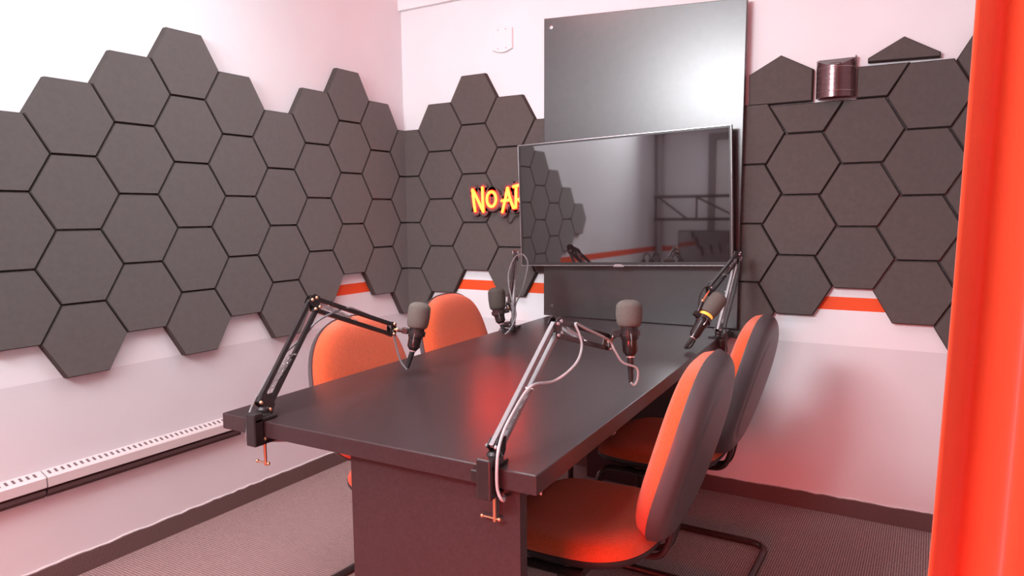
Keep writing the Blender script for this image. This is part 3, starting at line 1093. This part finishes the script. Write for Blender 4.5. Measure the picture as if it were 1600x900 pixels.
    for a, dn, p, s0, s1, sg in ((base, d1n, p1, 0.035, L1 * 0.50, 1), (base, d1n, p1, 0.035, L1 * 0.50, -1), (elbow, d2n, p2, 0.03, L2 * 0.48, 1), (elbow, d2n, p2, 0.03, L2 * 0.48, -1)):
        pts = []
        turns, per = 22, 7
        a0, a1 = a + dn * s0 + nrm * 0.0072 * sg - p * 0.006, a + dn * s1 + nrm * 0.0072 * sg + p * 0.010
        ax = (a1 - a0).normalized()
        e1 = ax.cross(nrm).normalized()
        e2 = ax.cross(e1)
        for i in range(turns * per + 1):
            t = i / (turns * per)
            q = 2 * PI * i / per
            pts.append(a0 + (a1 - a0) * (0.12 + 0.76 * t) + (e1 * math.cos(q) + e2 * math.sin(q)) * 0.0034)
        shift(MB().tube([a0, *pts, a1], 0.0008, 4), P0).build('spring', SPR, r)
    for a, dn, p, s1 in ((base, d1n, p1, L1 * 0.50), (elbow, d2n, p2, L2 * 0.48)):
        c = a + dn * s1 + p * 0.012
        shift(MB().tube([c - nrm * 0.013, c + nrm * 0.013], 0.0025, 8), P0).build('spring_pin', SPR, r)
    return r


ARMS = [
    ((1.140, -1.950, 0.785), (1.085, -1.717, 1.019), (1.094, -1.399, 0.899), (1.152, -1.971), (0, -1, 0), 'black boom arm clamped to the near left table corner', False),
    ((1.022, -0.525, 0.780), (0.957, -0.385, 1.085), (1.068, -0.632, 0.879), (0.952, -0.425), (-1, 0, 0), 'upright boom arm clamped to the far left table edge, before the neon sign', True),
    ((1.843, -1.950, 0.785), (1.855, -1.700, 1.005), (1.844, -1.372, 0.916), (1.843, -1.963), (0, -1, 0), 'silvery boom arm clamped to the near right table corner', True),
    ((1.860, -0.278, 0.785), (1.895, -0.125, 1.085), (1.862, -0.440, 0.965), (1.860, -0.270), (1, 0, 0), 'boom arm clamped to the far right table edge below the television corner', True),
]
for b_, e_, n_, ed, out, lab, li in ARMS:
    boom_arm(b_, e_, n_, (ed[0], ed[1], 0), out, lab, li)


# ------------------------------------------------------------------ microphones
def microphone(top, foam_end, body_end, tail, arm_end, label, foam_m, amber=False, rf=0.036):
    top, foam_end, body_end, tail, arm_end = map(Vector, (top, foam_end, body_end, tail, arm_end))
    r = empty('microphone', tuple(body_end), label, 'microphone', 'studio microphones on boom arms')
    P0 = r.location.copy()
    ax = (foam_end - top).normalized()
    Lf = (foam_end - top).length
    prof = []
    for i in range(9):
        a = PI / 2 * i / 8
        prof.append((rf * 0.62 * (1 - math.cos(a)), rf * (0.0 + math.sin(a) ** 0.75)))
    prof += [(Lf * 0.55, rf * 1.02), (Lf - 0.016, rf * 0.97), (Lf - 0.005, rf * 0.90), (Lf, rf * 0.78), (Lf + 0.0005, 0.02)]
    k = MB().lathe(top, ax, prof, 32)
    f_ = shift(k, P0).build('windscreen', foam_m, r, 70)
    f_['label'] = 'rounded foam windscreen'
    ax2 = (body_end - foam_end).normalized()
    Lb = (body_end - foam_end).length
    k = MB().lathe(foam_end - ax2 * 0.012, ax2, [(0, 0.024), (0.012, 0.0245), (0.012 + Lb * 0.42, 0.0245), (0.012 + Lb * 0.46, 0.0215), (0.012 + Lb * 0.85, 0.0205), (0.012 + Lb, 0.012)], 28)
    shift(k, P0).build('body', mat('mic_body_black', (0.045, 0.033, 0.034), 0.22, metal=0.5, noise=(20, 0.1)), r)
    k = MB().lathe(body_end - ax2 * 0.002, ax2, [(0, 0.0115), (0.006, 0.0115)], 20)
    b = shift(k, P0).build('base_ring', mat('ring_pink', (0.80, 0.55, 0.55), 0.25, metal=0.6), r)
    b['label'] = 'bright ring at the tail'
    if amber:
        k = MB().lathe(foam_end + ax2 * 0.004, ax2, [(0, 0.0262), (0.014, 0.0262)], 28)
        b = shift(k, P0).build('amber_band', AMBER, r)
        b['label'] = 'glowing amber band below the windscreen'
    ax3 = (tail - body_end).normalized()
    Lt = (tail - body_end).length
    k = MB().lathe(body_end + ax3 * 0.004, ax3, [(0, 0.0088), (Lt * 0.42, 0.0088), (Lt * 0.45, 0.0075), (Lt * 0.8, 0.0066), (Lt - 0.004, 0.0052)], 18)
    for q in range(4):
        k.lathe(body_end + ax3 * (Lt * (0.52 + 0.1 * q)), ax3, [(0, 0.0076), (0.0025, 0.0076)], 16)
    shift(k, P0).build('plug', BLACK, r)
    # clip between the arm end and the body
    hold = foam_end + ax2 * (Lb * 0.22)
    toarm = arm_end - hold
    toarm = (toarm - ax2 * toarm.dot(ax2)).normalized()
    k = MB().lathe(hold - ax2 * 0.008, ax2, [(0, 0.0262), (0.0005, 0.030), (0.0155, 0.030), (0.016, 0.0262)], 28)
    k.obox(hold + toarm * 0.036, (toarm, ax2, toarm.cross(ax2)), (0.010, 0.010, 0.008), 0.002)
    k.tube([hold + toarm * 0.030 + ax2.cross(toarm) * 0.020, hold + toarm * 0.030 - ax2.cross(toarm) * 0.020], 0.004, 10)
    shift(k, P0).build('clip', BMETAL, r)
    st = hold + toarm * 0.042
    k = MB().tube([st - toarm * 0.01, st.lerp(arm_end, 0.5)], 0.0068, 12)
    shift(k, P0).build('clip_stem', BMETAL, r)
    k = MB().tube([st.lerp(arm_end, 0.45), arm_end], 0.0046, 10)
    k.ball(st.lerp(arm_end, 0.55), 0.0075)
    b = shift(k, P0).build('adapter_stud', COPPER, r)
    b['label'] = 'copper threaded stud'
    k = MB()
    for sg in (-1, 1):
        sd = ax2.cross(toarm) * sg
        k = MB().tube([hold + sd * 0.029, hold + sd * 0.036 + ax2 * 0.018, hold + sd * 0.031 + ax2 * 0.034, hold + sd * 0.026 + ax2 * 0.022], 0.0012, 6, 4)
        shift(k, P0).build('wire_loop', GREYMETAL, r)
    return r


microphone((1.1709, -1.3441, 0.9867), (1.1658, -1.3577, 0.9030), (1.1558, -1.3706, 0.8315), (1.1422, -1.3856, 0.7720), (1.094, -1.399, 0.899), 'grey-foam microphone before the near left orange chair, over the table edge', GREYFOAM)
microphone((1.0183, -0.6515, 0.9626), (1.0296, -0.6566, 0.8704), (1.0432, -0.6541, 0.8118), (1.0591, -0.65, 0.7680), (1.068, -0.632, 0.879), 'dark-foam microphone hanging tail down at the far left of the table', DARKFOAM)
microphone((1.8893, -1.3324, 1.0321), (1.8925, -1.3394, 0.9590), (1.8987, -1.3444, 0.8783), (1.9032, -1.35, 0.8048), (1.844, -1.372, 0.916), 'upright grey-foam microphone in the middle of the photo, above the table', GREYFOAM)
microphone((1.9036, -0.4174, 0.9499), (1.8660, -0.4800, 0.8800), (1.8350, -0.5550, 0.7980), (1.8250, -0.6150, 0.7690), (1.862, -0.440, 0.965), 'tilted microphone with a glowing amber band at the far right of the table', GREYFOAM, True, 0.034)

# ------------------------------------------------------------------ microphone cables
CAB = [
 ([(1.1486, -1.3932, 0.7717), (1.1315, -1.4006, 0.7946), (1.1172, -1.404, 0.8381), (1.0983, -1.4073, 0.9063), (1.068, -1.4322, 0.9345), (1.0897, -1.5493, 0.9801), (1.0892, -1.5838, 0.9918), (1.0868, -1.6242, 0.9884), (1.1115, -1.73, 0.9732), (1.0866, -1.7611, 0.9306), (1.1008, -1.8426, 0.8984), (1.0972, -1.8739, 0.8685), (1.1057, -1.9187, 0.8275), (1.1197, -1.9643, 0.7901), (1.1272, -1.9864, 0.7586), (1.1263, -1.9889, 0.7377), (1.126, -1.986, 0.702), (1.15, -1.93, 0.690), (1.32, -1.86, 0.700)], CABLE, 'grey cable running along the near left boom arm to its microphone'),
 ([(1.0644, -0.6584, 0.7677), (1.0778, -0.6491, 0.781), (1.0927, -0.6367, 0.8129), (1.1003, -0.6277, 0.853), (1.0842, -0.631, 0.9067), (1.0258, -0.5606, 0.9654), (0.9976, -0.5135, 1.0165), (0.9784, -0.4317, 1.0733), (0.9928, -0.3934, 1.0881), (1.0136, -0.3833, 1.0655), (1.0179, -0.3857, 1.0221), (1.0272, -0.4548, 0.9271), (1.0186, -0.4914, 0.8733), (1.0292, -0.5152, 0.8341), (1.0330, -0.5381, 0.7798), (1.0, -0.50, 0.7615), (0.945, -0.49, 0.7615), (0.925, -0.485, 0.735), (0.96, -0.48, 0.690), (1.2, -0.50, 0.690)], CABLE, 'thin looping cable on the far left boom arm'),
 ([(1.9069, -1.3593, 0.8072), (1.9140, -1.3527, 0.8005), (1.9211, -1.3469, 0.8175), (1.9173, -1.3469, 0.8471), (1.8879, -1.3738, 0.8648), (1.8668, -1.3821, 0.8998), (1.8579, -1.4008, 0.928), (1.8651, -1.5515, 0.9797), (1.8605, -1.6072, 1.002), (1.8753, -1.6169, 0.9787), (1.8881, -1.6295, 0.9538), (1.9008, -1.6766, 0.9281), (1.8921, -1.7188, 0.9054), (1.8712, -1.7486, 0.8897), (1.8683, -1.8217, 0.8994), (1.8609, -1.8509, 0.8877), (1.8564, -1.8902, 0.8574), (1.8573, -1.9362, 0.8222), (1.8660, -1.9726, 0.786), (1.868, -1.9785, 0.7193), (1.872, -1.960, 0.690), (1.80, -1.85, 0.700)], PALECABLE, 'pale cable swinging loose from the near right boom arm'),
 ([(1.8250, -0.6150, 0.7690), (1.8358, -0.580, 0.767), (1.8405, -0.53, 0.7953), (1.838, -0.51, 0.825), (1.8324, -0.4729, 0.9297), (1.8474, -0.4586, 0.9787), (1.8602, -0.324, 1.0103), (1.8841, -0.2199, 1.0632), (1.9009, -0.147, 1.0909), (1.9071, -0.1545, 1.0335), (1.9059, -0.1941, 0.9567), (1.8956, -0.2334, 0.8812), (1.8916, -0.2886, 0.807), (1.8966, -0.2931, 0.7423), (1.87, -0.30, 0.69), (1.6, -0.32, 0.69)], DCABLE, 'black cable on the far right boom arm'),
]
for pts, ma, lab in CAB:
    k = MB().tube(pts, 0.0032, 8, 6)
    org = Vector(pts[-1])
    o = shift(k, org).build('microphone_cable', ma)
    o.location = org
    tag(o, lab, 'cable', 'microphone cables')
# ------------------------------------------------------------------ curtain
NZ, NX = 24, 170
v, f = [], []
for j in range(NZ + 1):
    t = j / NZ
    z = 0.012 + FZ + t * (CZ - 0.05 - FZ)
    for i in range(NX + 1):
        a = i / NX
        x0 = 2.588 + 0.033 * z
        x = x0 + a * (XR - 0.06 - x0)
        ph = a * 4.6 * 2 * PI
        amp = 0.036 * (0.75 + 0.35 * (1 - t))
        y = -1.90 + amp * (math.sin(ph - 0.9) + 0.10 * math.sin(2.0 * ph + 1.0 + 0.6 * t)) + 0.006 * math.sin(7 * t + 3 * a)
        x += 0.012 * math.sin(ph * 2 + 0.6) * min(1, a * 8) + 0.006 * math.sin(5 * t)
        v.append((x, y, z))
for j in range(NZ):
    for i in range(NX):
        q = j * (NX + 1) + i
        f.append((q, q + 1, q + NX + 2, q + NX + 1))
r = empty('curtain', (2.95, -1.90, CZ - 0.03), 'bright orange floor-length curtain at the right edge', 'curtain')
k = MB().add(v, f, True)
o = shift(k, r.location).build('cloth', CURT, r, 80)
so = o.modifiers.new('solid', 'SOLIDIFY')
so.thickness = 0.004
k = MB().tube([(2.62, -1.90, CZ - 0.03), (XR - 0.03, -1.90, CZ - 0.03)], 0.012, 12)
k.box((2.70, -1.91, CZ - 0.03), (2.72, -1.89, CZ))
k.box((3.20, -1.91, CZ - 0.03), (3.22, -1.89, CZ))
shift(k, r.location).build('curtain_rail', SILVER, r)

# ------------------------------------------------------------------ rear of the room, mirrored in the television
r = empty('studio_desk', (0.55, -4.0, FZ), 'dark desk against the rear wall, mirrored in the television', 'desk')
P0 = r.location
k = MB().box((0.03, -4.36, 0.70), (1.15, -3.72, 0.735), bev=0.002)
shift(k, P0).build('desk_top', LAM, r)
for x in (0.06, 1.09):
    k = MB().box((x, -4.33, FZ + 0.003), (x + 0.03, -3.75, 0.70))
    shift(k, P0).build('leg_panel', LAM, r)
r = empty('computer_monitor', (0.64, -4.05, 0.735), 'black computer monitor on the rear desk, mirrored in the television', 'monitor')
MB().box((-0.29, -0.02, 0.02), (0.29, 0.012, 0.36), bev=0.004).build('housing', BLACK, r)
MB().box((-0.28, 0.0121, 0.035), (0.28, 0.014, 0.35)).build('screen', GLASS, r)
k = MB().box((-0.03, -0.05, 0.0), (0.03, -0.021, 0.2), bev=0.003)
k.box((-0.12, -0.10, 0.0), (0.12, 0.07, 0.012), bev=0.003)
k.build('stand', BLACK, r)
r = empty('wall_truss', (0.45, YF, 1.2), 'black lattice wall bracket on the rear wall, mirrored in the television', 'bracket')
P0 = r.location
k = MB()
ty = YF + 0.28
for z in (1.205, 1.438):
    k.box((0.05, ty - 0.015, z - 0.015), (0.95, ty + 0.015, z + 0.015))
shift(k, P0).build('rail', BMETAL, r)
k = MB()
for x in (0.065, 0.50, 0.92):
    k.tube([(x, ty, 1.215), (x, ty, 1.43)], 0.010, 8)
for a, b in (((0.10, 1.43), (0.40, 1.21)), ((0.50, 1.43), (0.90, 1.23))):
    k.tube([(a[0], ty, a[1]), (b[0], ty, b[1])], 0.010, 8)
shift(k, P0).build('brace', BMETAL, r)
k = MB()
for x in (0.1, 0.9):
    for z in (1.205, 1.438):
        k.tube([(x, YF, z), (x, ty, z)], 0.010, 8)
shift(k, P0).build('wall_stay', BMETAL, r)
for i, (x, y) in enumerate(((0.09, -3.85), (0.19, -3.84))):
    r = empty('headphones', (x, y, 0.735), ('black headphones on the rear desk near the wall, mirrored', 'black headphones on the rear desk near the monitor, mirrored')[i], 'headphones', 'headphones on the rear desk')
    k = MB().tube([(-0.04 * math.cos(a), 0, 0.045 + 0.085 * math.sin(a)) for a in [PI * q / 12 for q in range(13)]], 0.006, 8)
    k.build('headband', BLACK, r)
    for sx in (-1, 1):
        MB().lathe((sx * 0.05, 0, 0.034), (-sx, 0, 0), [(0, 0.028), (0.006, 0.032), (0.024, 0.032), (0.028, 0.026)], 20).build('ear_cup', BLACK, r)
